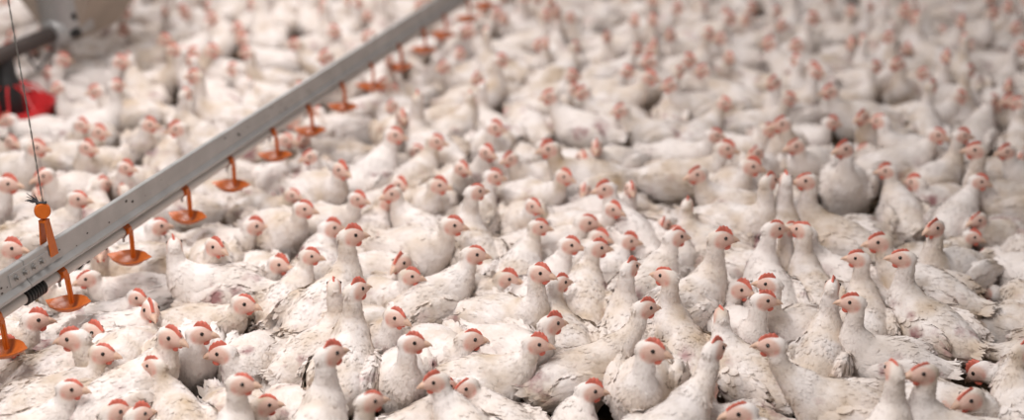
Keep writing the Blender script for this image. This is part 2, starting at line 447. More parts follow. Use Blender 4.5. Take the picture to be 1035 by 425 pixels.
def surface_nets(f, lo, hi, h):
    n = [int(math.ceil((hi[i] - lo[i]) / h)) + 1 for i in range(3)]
    ax = [lo[i] + h * np.arange(n[i]) for i in range(3)]
    G = np.stack(np.meshgrid(*ax, indexing='ij'), -1)
    D = f(G.reshape(-1, 3)).reshape(n)
    cn = [m - 1 for m in n]
    acc = np.zeros(cn + [3]); cnt = np.zeros(cn)
    corner = lambda d: D[d[0]:d[0] + cn[0], d[1]:d[1] + cn[1], d[2]:d[2] + cn[2]]
    for a in range(3):
        for u in (0, 1):
            for v in (0, 1):
                d0 = [0, 0, 0]; d0[(a + 1) % 3] = u; d0[(a + 2) % 3] = v
                d1 = list(d0); d1[a] = 1
                A, B = corner(d0), corner(d1)
                m = (A < 0) != (B < 0)
                t = np.where(m, A / np.where(m, A - B, 1), 0)
                p = np.zeros(cn + [3])
                for k in range(3): p[..., k] = d0[k]
                p[..., a] = t
                acc += p * m[..., None]; cnt += m
    act = cnt > 0
    idx = -np.ones(cn, int); idx[act] = np.arange(act.sum())
    ii = np.argwhere(act)
    V = np.asarray(lo) + h * (ii + acc[act] / cnt[act][:, None])
    F = []
    for a in range(3):
        b, c = (a + 1) % 3, (a + 2) % 3
        s0 = [slice(None)] * 3; s1 = [slice(None)] * 3
        s0[a] = slice(0, n[a] - 1); s1[a] = slice(1, n[a])
        A, B = D[tuple(s0)], D[tuple(s1)]
        for sign in (0, 1):
            m = ((A < 0) & (B >= 0)) if sign == 0 else ((A >= 0) & (B < 0))
            e = np.argwhere(m)
            e = e[(e[:, b] > 0) & (e[:, c] > 0) & (e[:, b] < n[b] - 1) & (e[:, c] < n[c] - 1)]
            def cell(db, dc):
                q = e.copy(); q[:, b] -= db; q[:, c] -= dc
                return idx[q[:, 0], q[:, 1], q[:, 2]]
            q = np.stack([cell(1, 1), cell(0, 1), cell(0, 0), cell(1, 0)], 1)
            F.append(q if sign == 0 else q[:, ::-1])
    F = np.concatenate(F)
    for _ in range(2):                                   # pull the vertices on to the surface
        e = h * .3
        d = f(V); g = np.stack([f(V + e * np.eye(3)[k]) - f(V - e * np.eye(3)[k]) for k in range(3)], 1)
        V = V - nrm(g) * np.clip(d, -h, h)[:, None]
    return V, F
def grad(f, P, e=.003):
    return nrm(np.stack([f(P + e * np.eye(3)[k]) - f(P - e * np.eye(3)[k]) for k in range(3)], 1))

FT = np.array([[0, -.30, 0], [0, 0, .04], [0, .30, 0], [.40, -.50, -.03], [.40, 0, .07], [.40, .50, -.03], [.78, -.40, -.03], [.78, 0, .06], [.78, .40, -.03], [1, 0, 0]])
FF = [(0, 1, 4, 3), (1, 2, 5, 4), (3, 4, 7, 6), (4, 5, 8, 7), (6, 7, 9), (7, 8, 9)]
def feathers(P, dirs, nor, length, width, lift, rnd):
    """one mesh of curved feathers: P base points, dirs flow, nor normals"""
    t = nrm(dirs - nor * np.sum(dirs * nor, 1, keepdims=True)); s = np.cross(nor, t)
    n = len(P)
    T = FT[None, :, 0, None] * length[:, None, None]
    S = FT[None, :, 1, None] * width[:, None, None]
    H = FT[None, :, 2, None] * width[:, None, None] + (FT[None, :, 0, None] * lift[:, None, None] - .35 * lift[:, None, None] * FT[None, :, 0, None] ** 2) * length[:, None, None]
    V = P[:, None] + t[:, None] * T + s[:, None] * S + nor[:, None] * H
    F = []
    for i in range(n): F += [tuple(k + 10 * i for k in f) for f in FF]
    return V.reshape(-1, 3), F, np.repeat(rnd, 10), np.tile(FT[:, 0], n)

HS = 1.38                                               # overall head size
class Bird: pass
def make_bird(head, hyaw, hpitch=0.0, sit=0.0, stretch=0.0, comb=1.0, h=.0065, nf=3200, seed=0, fluff=1.0):
    """meshes of one pose; bird faces +x, stands on z = 0. head = skull centre with a standing body"""
    rs = np.random.RandomState(seed)
    B = Bird(); B.sit = sit
    dz = np.array([0, 0, -sit])
    head = np.asarray(head, float) + dz; B.head = head
    HR = rot_z(hyaw) @ rot_y(-hpitch)                    # columns: fwd, left, up of the head
    fw, lf, up = HR[:, 0], HR[:, 1], HR[:, 2]
    tilt = rot_y(-.26)
    nb = np.array([.112, 0, .212]) + dz                   # neck root
    he = head - fw * .014 - up * .010
    d = np.linalg.norm(he - nb)
    c1 = nb + np.array([.55, 0, .62]) * d * .55; c2 = he - (up * .8 + np.array([0, 0, .3]) - fw * .1) * d * .38
    ts = np.linspace(0, 1, 9)[:, None]
    NP = (1 - ts) ** 3 * nb + 3 * (1 - ts) ** 2 * ts * c1 + 3 * (1 - ts) * ts ** 2 * c2 + ts ** 3 * he
    NR = np.interp(ts[:, 0], [0, .25, .55, .85, 1], [.060, .042, .0290, .0240, .0220])
    wr = rot_y(.16)
    def f(P):
        b = sd_ell(P, np.array([.002, 0, .176]) + dz, (.132, .090, .094), tilt)
        b = smin(b, sd_ell(P, np.array([.082, 0, .172]) + dz, (.072, .076, .092)), .045)
        b = smin(b, sd_ell(P, np.array([-.100, 0, .172]) + dz, (.066, .058, .052), tilt), .045)
        b = smin(b, sd_cone(P, np.array([-.125, 0, .178]) + dz, np.array([-.168, 0, .205]) + dz, .028, .013), .03)
        for s in (-1, 1):
            b = smin(b, sd_ell(P, np.array([-.005, s * .082, .190]) + dz, (.104, .025, .056), wr), .010)
            b = smin(b, sd_ell(P, np.array([.010, s * .050, .105 + sit * .25]) + dz, (.055, .036, .055)), .03)
        for i in range(8):
            b = smin(b, sd_cone(P, NP[i], NP[i + 1], NR[i], NR[i + 1]), .030 if i < 3 else .012)
        k = sd_ell(P, head, np.array((.0290, .0178, .0193)) * HS, HR)
        k = smin(k, sd_ell(P, head + (fw * .016 - up * .004) * HS, np.array((.0200, .0125, .0130)) * HS, HR), .008)
        k = smin(k, sd_ell(P, head + (fw * .004 - up * .012) * HS, np.array((.018, .0125, .012)) * HS, HR), .008)
        return smin(b, k, .010)
    lo = np.minimum([-.24, -.135, .012], head - .06); hi = np.maximum([.21, .135, .30 - sit], head + .06)
    lo[2] = max(lo[2], .008)
    V, F = surface_nets(f, lo, hi, h)
    q = (V - head) @ HR / HS
    qa = np.stack([q[:, 0], np.abs(q[:, 1]), q[:, 2]], 1)
    e = np.linalg.norm((qa - np.array([.012, .013, -.002])) / np.array([.0245, .019, .0175]), axis=1)
    skin = np.clip((1.30 - e) / .3, 0, 1)
    skin = np.maximum(skin, np.clip((q[:, 0] - .019) / .006, 0, 1) * (np.linalg.norm(q, axis=1) < .06))
    r1 = np.linalg.norm((qa - np.array([-.009, .018, -.009])) / np.array([.007, .008, .008]), axis=1)
    r2 = np.linalg.norm((qa - np.array([.016, .010, -.016])) / np.array([.012, .012, .007]), axis=1)
    red = np.clip(1.3 - np.minimum(r1, r2), 0, 1) * .45
    skin = np.maximum(skin, np.clip(1.2 - r1, 0, 1) * .6)
    B.body = (V, F, skin, red)
    # ---- plumage
    tri = V[F]; fc = tri.mean(1); fa = np.linalg.norm(np.cross(tri[:, 2] - tri[:, 0], tri[:, 3] - tri[:, 1]), axis=1) / 2
    dn = np.linalg.norm(fc[:, None] - NP[None], axis=2) - NR[None]     # distance to neck joints
    ni = dn.argmin(1)
    hd = np.linalg.norm(fc - head, axis=1)
    neckw = np.clip((ni - 1) / 2.0, 0, 1) * (dn.min(1) < .03)
    headw = (hd < .036)
    fsk = skin[F].mean(1)
    wgt = fa * (1 + 5.0 * neckw + 4 * headw) * (fsk < .25) * (fc[:, 2] > .035)
    wgt[(np.abs(fc[:, 1]) > .088)] *= .35                    # the wings have their own feathers
    pick = rs.choice(len(fc), nf, p=wgt / wgt.sum())
    P = fc[pick]; nor = grad(f, P)
    tang = np.gradient(NP, axis=0)
    flow = np.tile(np.array([-1.0, 0, -.12]), (nf, 1))
    low = np.clip((.16 - sit - P[:, 2]) / .08, 0, 1)[:, None]
    flow = flow * (1 - .4 * low) + np.array([-.5, 0, -.6]) * low
    front = np.clip((P[:, 0] - .10) / .05, 0, 1)[:, None]
    flow = flow * (1 - front) + np.array([-.3, 0, -1.0]) * front
    nw = neckw[pick][:, None]
    flow = flow * (1 - nw) - nrm(tang[ni[pick]]) * nw
    hw = headw[pick][:, None].astype(float)
    flow = flow * (1 - hw) + (-fw * .8 - up * .6) * hw
    flow = nrm(flow) + rs.normal(0, .26, (nf, 3)) * (1 + .5 * neckw[pick])[:, None]
    ln = (.022 + .015 * rs.rand(nf)) * (1 - .45 * neckw[pick]); ln = np.where(headw[pick], .0085, ln)
    ln = ln * np.where(neckw[pick] > .9, .85, 1)
    wd = np.where(headw[pick], .0055, ln * (.40 - .08 * neckw[pick]) * (.85 + .4 * rs.rand(nf)))
    lift = np.where(headw[pick], .10, .04 + .16 * rs.rand(nf) ** 3 + neckw[pick] * (.06 + .18 * rs.rand(nf) ** 2)) * fluff
    rnd = rs.rand(nf)
    FV, Fq, r_, t_ = feathers(P - nor * .0015, flow, nor, ln, wd, lift, rnd)
    B.plum = (FV, Fq, r_, t_)
    # ---- wings: shingled rows from the shoulder back
    B.wing = []
    for s in (-1, 1):
        rows = []
        for r in range(5):
            for j in range(9):
                u = j / 8
                x = .078 - .13 * u - .006 * r; z = .234 - .019 * r - .022 * u + .004 * math.sin(9 * u + r)
                L = (.038 + .034 * u) if r < 3 else (.050 + .062 * u)
                rows.append((x + rs.normal(0, .004), z + rs.normal(0, .003), L * rs.uniform(.9, 1.15), .020 + .004 * rs.rand()))
        for j in range(7):                                # primaries reaching over the flank to the tail
            rows.append((-.040 - .006 * j, .204 - .007 * j, .104 - .005 * j + rs.normal(0, .006), .018))
        R = np.array(rows)
        Pw = np.stack([R[:, 0], np.full(len(R), s * .16), R[:, 1]], 1) + dz
        for _ in range(14): Pw[:, 1] -= s * np.clip(f(Pw), -.02, .05) * .9
        Nw = grad(f, Pw)
        fl_ = np.tile(np.array([-1.0, -s * .04, -.06]), (len(R), 1)) + rs.normal(0, .07, (len(R), 3))
        B.wing.append(feathers(Pw + Nw * .0035 * rs.rand(len(R))[:, None] + Nw * .002, fl_, Nw, R[:, 2], R[:, 3] * 1.15, .02 + .06 * rs.rand(len(R)), rs.rand(len(R))))
    # ---- tail fan
    n = 13
    a = np.linspace(-1, 1, n)
    Pt = np.stack([np.full(n, -.138), a * .022, .192 - np.abs(a) * .012], 1) + dz
    Dt = np.stack([np.full(n, -1.0), a * .30, .42 - .25 * np.abs(a)], 1) + rs.normal(0, .05, (n, 3))
    Nt = nrm(np.stack([np.full(n, .4), a * .9, np.full(n, 1.0)], 1))
    B.tail = feathers(Pt, Dt, Nt, .062 + .02 * rs.rand(n), np.full(n, .018), np.full(n, .05), rs.rand(n))
    # ---- head parts in the head frame
    W = lambda p: head + HS * np.asarray(p, float) @ HR.T
    m = MB()                                              # beak: hooked upper, shorter lower
    def loft(path, ws, hs, seg=10):
        V = []; n = len(path)
        for (x, z), w, hh in zip(path, ws, hs):
            for k in range(seg):
                an = 2 * math.pi * k / seg
                V.append(W((x, w * math.cos(an), z + hh * math.sin(an))))
        m.add(V, [(i * seg + k, i * seg + (k + 1) % seg, (i + 1) * seg + (k + 1) % seg, (i + 1) * seg + k) for i in range(n - 1) for k in range(seg)] + [tuple((n - 1) * seg + k for k in range(seg))])
    loft([(.026, -.001), (.031, -.0015), (.038, -.0035), (.044, -.0062), (.0480, -.0100)], [.0095, .0085, .0062, .0036, .0007], [.0075, .0065, .0048, .0030, .0008])
    loft([(.026, -.0085), (.032, -.0090), (.038, -.0096), (.0415, -.0098)], [.0080, .0062, .0036, .0008], [.0045, .0034, .0020, .0006])
    B.beak = m
    # comb: serrated single comb along the crown
    xs = np.linspace(.030, -.011, 29)
    base = np.sqrt(np.maximum(0, 1 - (xs / .036) ** 2)) * .0185 - .0025
    env = np.interp(xs, [-.011, -.007, 0, .014, .024, .030], [.003, .0100, .0155, .0150, .010, .002]) * comb
    teeth = .78 + .22 * np.abs(np.sin((xs - .030) / .046 * math.pi * 5.0))
    top = base + env * teeth
    Vc = []; Fc = []
    for x, b0, t0 in zip(xs, base, top):
        lean = .0012 * math.sin(x * 120)
        mid = b0 * .45 + t0 * .55
        Vc += [W((x, -.0034, b0)), W((x, -.0026 + lean, mid)), W((x, lean * 2 - .0006, t0)), W((x, lean * 2 + .0006, t0)), W((x, .0026 + lean, mid)), W((x, .0034, b0))]
    for i in range(len(xs) - 1):
        for k in range(5): Fc.append((6 * i + k, 6 * i + k + 1, 6 * i + 6 + k + 1, 6 * i + 6 + k))
    B.comb = (Vc, Fc)
    B.wattle = []; B.eye = []; B.leg = []
    for s in (-1, 1):
        g = MB(); V0 = []; seg = 10
        for i in range(9):
            ph = math.pi * i / 8
            for k in range(seg):
                an = 2 * math.pi * k / seg
                V0.append(W((.020 + .0075 * math.sin(ph) * math.cos(an) - .004 * (1 - math.cos(ph)) * .5, s * .0065 + .0028 * math.sin(ph) * math.sin(an), -.0195 + .0085 * (.4 + .45 * comb) * math.cos(ph))))
        g.add(V0, [(i * seg + k, i * seg + (k + 1) % seg, (i + 1) * seg + (k + 1) % seg, (i + 1) * seg + k) for i in range(8) for k in range(seg)])
        B.wattle.append(g)
        # eye seated on the surface of the cheek
        pe = W((.0100, s * .030, .0055))[None]; dirv = (HR @ np.array([0, -s, 0.0]))[None]
        for _ in range(20): pe = pe + dirv * f(pe)[:, None] * .9
        ce = pe[0] + dirv[0] * .0022
        g = MB(); V0 = []
        for i in range(7):
            ph = math.pi * i / 6
            for k in range(10):
                an = 2 * math.pi * k / 10
                V0.append(ce + .0064 * np.array([math.sin(ph) * math.cos(an), math.sin(ph) * math.sin(an), math.cos(ph)]))
        g.add(V0, [(i * 10 + k, i * 10 + (k + 1) % 10, (i + 1) * 10 + (k + 1) % 10, (i + 1) * 10 + k) for i in range(6) for k in range(10)])
        B.eye.append(g)
        g = MB(); y = s * .055
        if sit < .03:
            g.tube([(.005, y, .085), (-.006, y, .055), (.006, y, .012)], [.012, .0085, .0075], 8); fx = .006
        else:
            g.tube([(-.01, y, .05), (-.045, y, .016), (.02, y, .012)], [.012, .0085, .0075], 8); fx = .02
        for an in (-.45, 0, .45):
            g.tube([(fx, y, .010), (fx + .028 * math.cos(an), y + .028 * math.sin(an), .010), (fx + .052 * math.cos(an), y + .052 * math.sin(an), .005)], [.0062, .0055, .0025], 6)
        g.tube([(fx, y, .010), (fx - .024, y, .005)], [.0055, .0025], 6)
        B.leg.append(g)
    return B

def bird_meshes(B):
    """list of (part name, mesh) for one pose"""
    V, F, sk, rd = B.body
    out = [('body', mesh_from('body', V, F, MAT['body'], True, dict(skin=sk, red=rd)))]
    fm = lambda nm, q: (nm, mesh_from(nm, q[0], q[1], MAT['feather'], True, dict(rnd=q[2], tip=q[3])))
    out.append(fm('plumage', B.plum))
    for w in B.wing: out.append(fm('wing', w))
    out.append(fm('tail', B.tail))
    out.append(('beak', B.beak.mesh('beak', MAT['beak'], True)))
    out.append(('comb', mesh_from('comb', B.comb[0], B.comb[1], MAT['comb'])))
    for g in B.wattle: out.append(('wattle', g.mesh('wattle', MAT['comb'], True)))
    for g in B.eye: out.append(('eye', g.mesh('eye', MAT['eye'], True)))
    for g in B.leg: out.append(('leg', g.mesh('leg', MAT['leg'], True)))
    return out
MS = [MAT[k] for k in ('body', 'feather', 'beak', 'comb', 'eye', 'leg')]
def bird_arrays(B):
    """one bird as plain arrays: verts, faces, material index, attributes"""
    Vs = []; Fs = []; Mi = []; at = {k: [] for k in ('skin', 'red', 'rnd', 'tip')}
    n = 0
    def put(V, F, mi, **kw):
        nonlocal n
        V = np.asarray([tuple(v) for v in V], float)
        Vs.append(V); Fs.extend([tuple(int(i) + n for i in f) for f in F]); Mi.extend([mi] * len(F))
        for k in at: at[k].append(np.asarray(kw[k]) if k in kw else np.zeros(len(V)))
        n += len(V)
    put(B.body[0], B.body[1], 0, skin=B.body[2], red=B.body[3])
    for q in [B.plum] + B.wing + [B.tail]: put(q[0], q[1], 1, rnd=q[2], tip=q[3])
    put(B.beak.V, B.beak.F, 2); put(B.comb[0], B.comb[1], 3)
    for g in B.wattle: put(g.V, g.F, 3)
    for g in B.eye: put(g.V, g.F, 4)
    for g in B.leg: put(g.V, g.F, 5)
    return np.concatenate(Vs), Fs, Mi, {k: np.concatenate(v) for k, v in at.items()}

# === FLOCK
POSES = {'T': [(.158, 0, .395, 0, 0.0), (.150, .018, .390, .75, 0.0), (.150, -.018, .390, -.75, 0.0), (.138, .026, .380, 1.4, 0.0), (.138, -.026, .380, -1.4, 0.0)],
         'M': [(.190, 0, .335, 0, 0.0), (.182, .022, .330, .65, 0.0), (.182, -.022, .330, -.65, 0.0), (.160, .036, .335, 1.35, 0.0), (.160, -.036, .335, -1.35, 0.0)],
         'L': [(.185, 0, .305, 0, .055), (.175, .028, .300, .7, .055), (.175, -.028, .300, -.7, .055), (.155, .040, .300, 1.4, .045), (.155, -.040, .300, -1.4, .045)],
         'F': [(.240, 0, .375, 0, 0.0), (.225, .03, .365, .4, 0.0)],
         'D': [(.240, .015, .185, .15, .03)],
         'B': [(.105, .068, .300, 2.2, .04), (.105, -.068, .300, -2.2, .04)]}
PITCHES = {'T': 0.0, 'M': -.08, 'L': -.10, 'F': -.05, 'D': -.8, 'B': -.2}
VAR = []; VIDX = {}
for p_, lst in POSES.items():
    for hx, hy, hz, yw, st in lst:
        VIDX.setdefault(p_, []).append(len(VAR)); VAR.append((p_, hx, hy, hz, yw, st))

# birds read from the photograph: head pixel, where the head points (0 right, 90 away, 180 left, -90 to the viewer), pose
HEADS = [
 (46,332,-15,'M'),(18,351,0,'M'),(9,340,10,'L'),(75,344,190,'M'),(86,330,-30,'L'),(116,360,-20,'M'),(72,387,-10,'M'),(127,411,-5,'L'),(151,413,-10,'L'),
 (165,342,-15,'M'),(207,329,-10,'M'),(142,373,180,'M'),(231,362,195,'L'),(233,386,-10,'T'),(153,320,-75,'L'),(335,357,30,'T'),(320,405,-5,'L'),(281,403,40,'L'),
 (374,396,20,'T'),(411,334,-5,'T'),(459,350,-10,'L'),(438,376,200,'M'),(492,376,185,'L'),(457,409,-20,'L'),(544,335,5,'M'),(541,353,0,'M'),(567,392,-5,'L'),
 (661,343,-10,'T'),(641,307,40,'F'),(721,357,30,'F'),(750,417,185,'L'),(781,352,150,'F'),(781,288,160,'T'),(863,306,150,'T'),(904,376,95,'T'),(934,380,190,'T'),(1033,355,10,'M'),
 (81,271,200,'L'),(105,258,-20,'L'),(57,291,180,'L'),(10,251,0,'M'),(153,236,-15,'M'),(183,258,140,'M'),(138,299,-5,'L'),(226,244,-20,'M'),(254,229,0,'L'),
 (247,308,-5,'L'),(269,266,-30,'L'),(301,257,5,'M'),(351,230,0,'L'),(367,241,10,'T'),(356,290,50,'T'),(336,296,75,'T'),(438,234,-20,'M'),(487,250,-5,'M'),
 (399,266,230,'L'),(427,280,-10,'M'),(505,285,-5,'L'),(413,319,-10,'M'),(538,234,-5,'M'),(566,244,0,'M'),(598,240,-15,'L'),(597,256,-10,'M'),(550,276,-20,'T'),
 (577,286,0,'M'),(640,271,45,'T'),(650,242,-5,'L'),(592,225,0,'L'),(690,243,-10,'M'),(680,236,170,'L'),(727,237,0,'T'),(771,225,20,'T'),(667,276,140,'T'),(772,300,10,'T'),
 (777,285,0,'L'),(722,320,90,'M'),(790,237,30,'T'),(804,243,190,'M'),(818,230,130,'T'),(855,259,185,'T'),(879,243,195,'M'),(833,285,100,'T'),(914,261,185,'T'),(828,220,190,'L'),
 (945,230,215,'T'),(1000,258,170,'D'),
 (87,150,-5,'M'),(82,126,0,'M'),(99,133,-10,'M'),(37,175,225,'M'),(47,194,-60,'L'),(78,199,-5,'M'),(9,185,0,'M'),(127,169,0,'M'),(105,187,60,'L'),
 (288,141,0,'M'),(314,159,215,'M'),(355,172,-10,'M'),(297,197,0,'L'),(304,212,-30,'M'),(375,197,0,'M'),(388,208,10,'L'),(397,140,-30,'M'),(420,152,0,'L'),(437,145,-20,'M'),
 (490,154,-30,'M'),(519,160,210,'M'),(464,168,-45,'M'),(496,179,-30,'M'),(442,187,-10,'M'),(401,195,225,'M'),(394,184,-30,'L'),(482,197,30,'T'),(499,129,0,'M'),
 (560,154,200,'M'),(598,148,240,'M'),(591,158,-70,'L'),(567,180,-25,'M'),(639,184,-40,'M'),(636,211,-20,'M'),(606,198,215,'M'),(590,200,-50,'L'),(545,208,-20,'M'),
 (722,137,0,'M'),(737,151,-15,'M'),(763,153,200,'M'),(704,171,185,'M'),(752,173,-10,'M'),(769,190,20,'T'),(704,204,40,'M'),(658,220,190,'L'),(775,130,0,'M'),
 (840,124,0,'M'),(805,146,185,'M'),(854,149,190,'T'),(820,177,180,'T'),(785,184,90,'T'),(892,129,180,'M'),(894,173,185,'M'),(791,125,180,'M'),
 (969,136,0,'T'),(986,154,185,'T'),(1018,153,190,'M'),(992,184,-20,'M'),(946,131,0,'M'),(928,188,120,'L'),(982,220,180,'L'),
 # softer heads farther back
 (35,150,0,'M'),(150,127,0,'M'),(180,130,200,'M'),(62,60,10,'M'),(120,62,0,'M'),(98,92,200,'M'),(165,40,0,'M'),(198,53,190,'M'),(212,18,0,'M'),(238,28,0,'M'),(250,45,180,'M'),
 (420,100,100,'T'),(408,118,-60,'M'),(335,30,0,'M'),(300,45,180,'M'),(500,15,0,'M'),(476,30,200,'M'),(590,92,200,'M'),(576,76,0,'M'),(550,15,0,'T'),(574,50,180,'M'),(612,45,0,'M'),
 (640,118,190,'M'),(632,72,0,'M'),(655,78,0,'M'),(682,8,0,'M'),(714,35,10,'T'),(712,70,185,'M'),(716,92,200,'M'),(670,68,190,'M'),(735,18,0,'M'),(757,8,10,'M'),(783,12,20,'T'),
 (754,45,180,'M'),(781,42,190,'M'),(785,95,0,'M'),(803,18,0,'T'),(806,47,180,'M'),(820,68,-20,'M'),(840,92,190,'M'),(883,68,10,'T'),(877,8,20,'T'),(915,8,0,'M'),(926,65,180,'T'),
 (935,75,190,'M'),(925,8,0,'T'),(962,72,30,'T'),(1000,15,20,'T'),(1030,28,180,'M'),(1022,100,190,'M'),(997,100,170,'L'),(975,40,90,'T'),(872,118,200,'M'),(955,100,0,'M'),(900,40,170,'T'),
]
S0 = .765                                               # size of these young birds
class Spot: pass
birds = []
def set_var(b, v):
    b.v = v; p_, hx, hy, hz, yw, st = VAR[v]
    b.pose = p_; b.hl = np.array([hx, hy]) * b.s; b.hz = (hz - st) * b.s; b.rel = yw
for k, (x, y, hd, p_) in enumerate(HEADS):
    b = Spot(); b.s = S0 * RS.uniform(.90, 1.08); b.hand = True
    opts = VIDX[p_]
    set_var(b, opts[0] if RS.rand() < .12 else opts[RS.randint(len(opts))])
    b.target = unproject(x, y, b.hz)[:2]; b.px = (x, y); b.hdeg = hd
    b.yaw = math.radians(hd) - b.rel
    b.pos = b.target - np.array([math.cos(b.yaw) * b.hl[0] - math.sin(b.yaw) * b.hl[1], math.sin(b.yaw) * b.hl[0] + math.cos(b.yaw) * b.hl[1]])
    birds.append(b)

CX = np.array([-.085, .0, .078]); CR = np.array([.074, .093, .080])
STAT = [(fp[0], fp[1], .15)]
def circles(Bs):
    P = np.array([b.pos for b in Bs]); Y = np.array([b.yaw for b in Bs]); S = np.array([b.s for b in Bs])
    c, s = np.cos(Y), np.sin(Y)
    lx = np.concatenate([np.tile(CX, (len(Bs), 1)) * S[:, None], np.array([[b.hl[0]] for b in Bs])], 1)
    ly = np.concatenate([np.zeros((len(Bs), 3)), np.array([[b.hl[1]] for b in Bs])], 1)
    C = np.stack([P[:, :1] + c[:, None] * lx - s[:, None] * ly, P[:, 1:] + s[:, None] * lx + c[:, None] * ly], 2)
    R = np.concatenate([np.tile(CR, (len(Bs), 1)) * S[:, None], np.full((len(Bs), 1), .030)], 1)
    return P, Y, C, R
def relax(Bs, iters, anchor):
    low = np.array([b.pose in 'LDB' for b in Bs]); HZ = np.array([b.hz for b in Bs])
    hand = np.array([b.hand for b in Bs])
    for it in range(iters):
        P, Y, C, R = circles(Bs)
        if it % 12 == 0:
            D = np.linalg.norm(P[:, None] - P[None], axis=2)
            I, J = np.where(np.triu(D < .50, 1))
        dv = C[I][:, :, None] - C[J][:, None, :]
        dist = np.linalg.norm(dv, axis=3) + 1e-6
        lim = (R[I][:, :, None] + R[J][:, None, :]) * .95
        pen = np.maximum(0, lim - dist)
        # raised heads pass over other birds' backs
        pen[:, 3, :3] *= low[I][:, None]; pen[:, :3, 3] *= low[J][:, None]
        pen[:, 3, 3] *= (np.abs(HZ[I] - HZ[J]) < .07)
        f = dv / dist[..., None] * pen[..., None] * .60
        wI = np.where(hand[I], .22, 1.0); wJ = np.where(hand[J], .22, 1.0)
        sI = (wI / (wI + wJ))[:, None]; sJ = 1 - sI
        dP = np.zeros_like(P); dY = np.zeros(len(P))
        np.add.at(dP, I, f.sum((1, 2)) * sI); np.add.at(dP, J, -f.sum((1, 2)) * sJ)
        ra = C[I] - P[I][:, None]; rb = C[J] - P[J][:, None]
        fa = f.sum(2) * sI[..., None]; fb = -f.sum(1) * sJ[..., None]
        np.add.at(dY, I, (ra[..., 0] * fa[..., 1] - ra[..., 1] * fa[..., 0]).sum(1)); np.add.at(dY, J, (rb[..., 0] * fb[..., 1] - rb[..., 1] * fb[..., 0]).sum(1))
        for sx, sy, sr in STAT:
            d = C[:, :3] - np.array([sx, sy]); L = np.linalg.norm(d, axis=2) + 1e-6
            dP += (d / L[..., None] * np.maximum(0, sr + R[:, :3] - L)[..., None]).sum(1) * .5
        dh = C[:, 3][:, None] - CUPS[None]; L = np.linalg.norm(dh, axis=2) + 1e-6
        dP += (dh / L[..., None] * (np.maximum(0, .085 - L) * (HZ > .17)[:, None])[..., None]).sum(1) * .4
        if anchor:
            for k, b in enumerate(Bs):
                if b.hand: dP[k] += (b.target - C[k, 3]) * .085
        P = P + np.clip(dP, -.03, .03); Y = Y + np.clip(dY * 14, -.05, .05) * np.where(hand, .5, 1)
        for k, b in enumerate(Bs): b.pos = P[k]; b.yaw = Y[k]
# heads just under the drinker rail must stay low
def under_rail(b):
    h = b.pos + np.array([math.cos(b.yaw) * b.hl[0] - math.sin(b.yaw) * b.hl[1], math.sin(b.yaw) * b.hl[0] + math.cos(b.yaw) * b.hl[1]])
    return abs(float(np.dot(h - c0[:2], LN[:2]))) < .075
def duck(Bs):
    for b in Bs:
        if b.pose not in 'LDB' and under_rail(b): set_var(b, VIDX['L'][b.v % 5])
duck(birds)
# keep each head where it is and turn the body under it to where there is room
def place_under(b, v, hd):
    set_var(b, v); b.yaw = hd - b.rel
    b.pos = b.target - np.array([math.cos(b.yaw) * b.hl[0] - math.sin(b.yaw) * b.hl[1], math.sin(b.yaw) * b.hl[0] + math.cos(b.yaw) * b.hl[1]])
    c, s_ = math.cos(b.yaw), math.sin(b.yaw)
    return b.pos + np.outer(CX * b.s, [c, s_])
for b in birds: b.hd = math.radians(b.hdeg); b.target = unproject(b.px[0], b.px[1], b.hz)[:2]; b.body = place_under(b, b.v, b.hd)
for sweep in range(6):
    for k, b in enumerate(birds):
        oth = np.concatenate([o.body for o in birds if o is not b and abs(o.target[0] - b.target[0]) + abs(o.target[1] - b.target[1]) < 1.1] + [np.array([[fp[0], fp[1]]])])
        best = None
        for v in VIDX[b.pose]:
            for da in (-.3, 0, .3):
                bc = place_under(b, v, b.hd + da)
                d = np.linalg.norm(bc[:, None] - oth[None], axis=2)
                cost = (np.maximum(0, .155 * S0 / .765 * .87 - d) ** 2).sum() + .0004 * abs(da)
                if best is None or cost < best[0]: best = (cost, v, da)
        b.body = place_under(b, best[1], b.hd + best[2])
relax(birds, 120, True)
def in_view(p, m=0):
    x, y, d = project((p[0], p[1], .16)); return -45 - m < x < 1080 + m and -28 - m < y < 470 + m
def prune():
    # no room left: a filler squeezed into its neighbours is taken out again
    global birds
    _, _, C, R = circles(birds)
    keep = []
    for k, b in enumerate(birds):
        d = np.linalg.norm(C[k][:3, None, None] - C[None, :, :3], axis=3); d[:, k] = 9
        pen_ = (np.maximum(0, (R[k][:3, None, None] + R[None, :, :3]) - d)).max()
        if b.hand or pen_ < .052: keep.append(b)
        else: C[k] = 99
    birds = keep
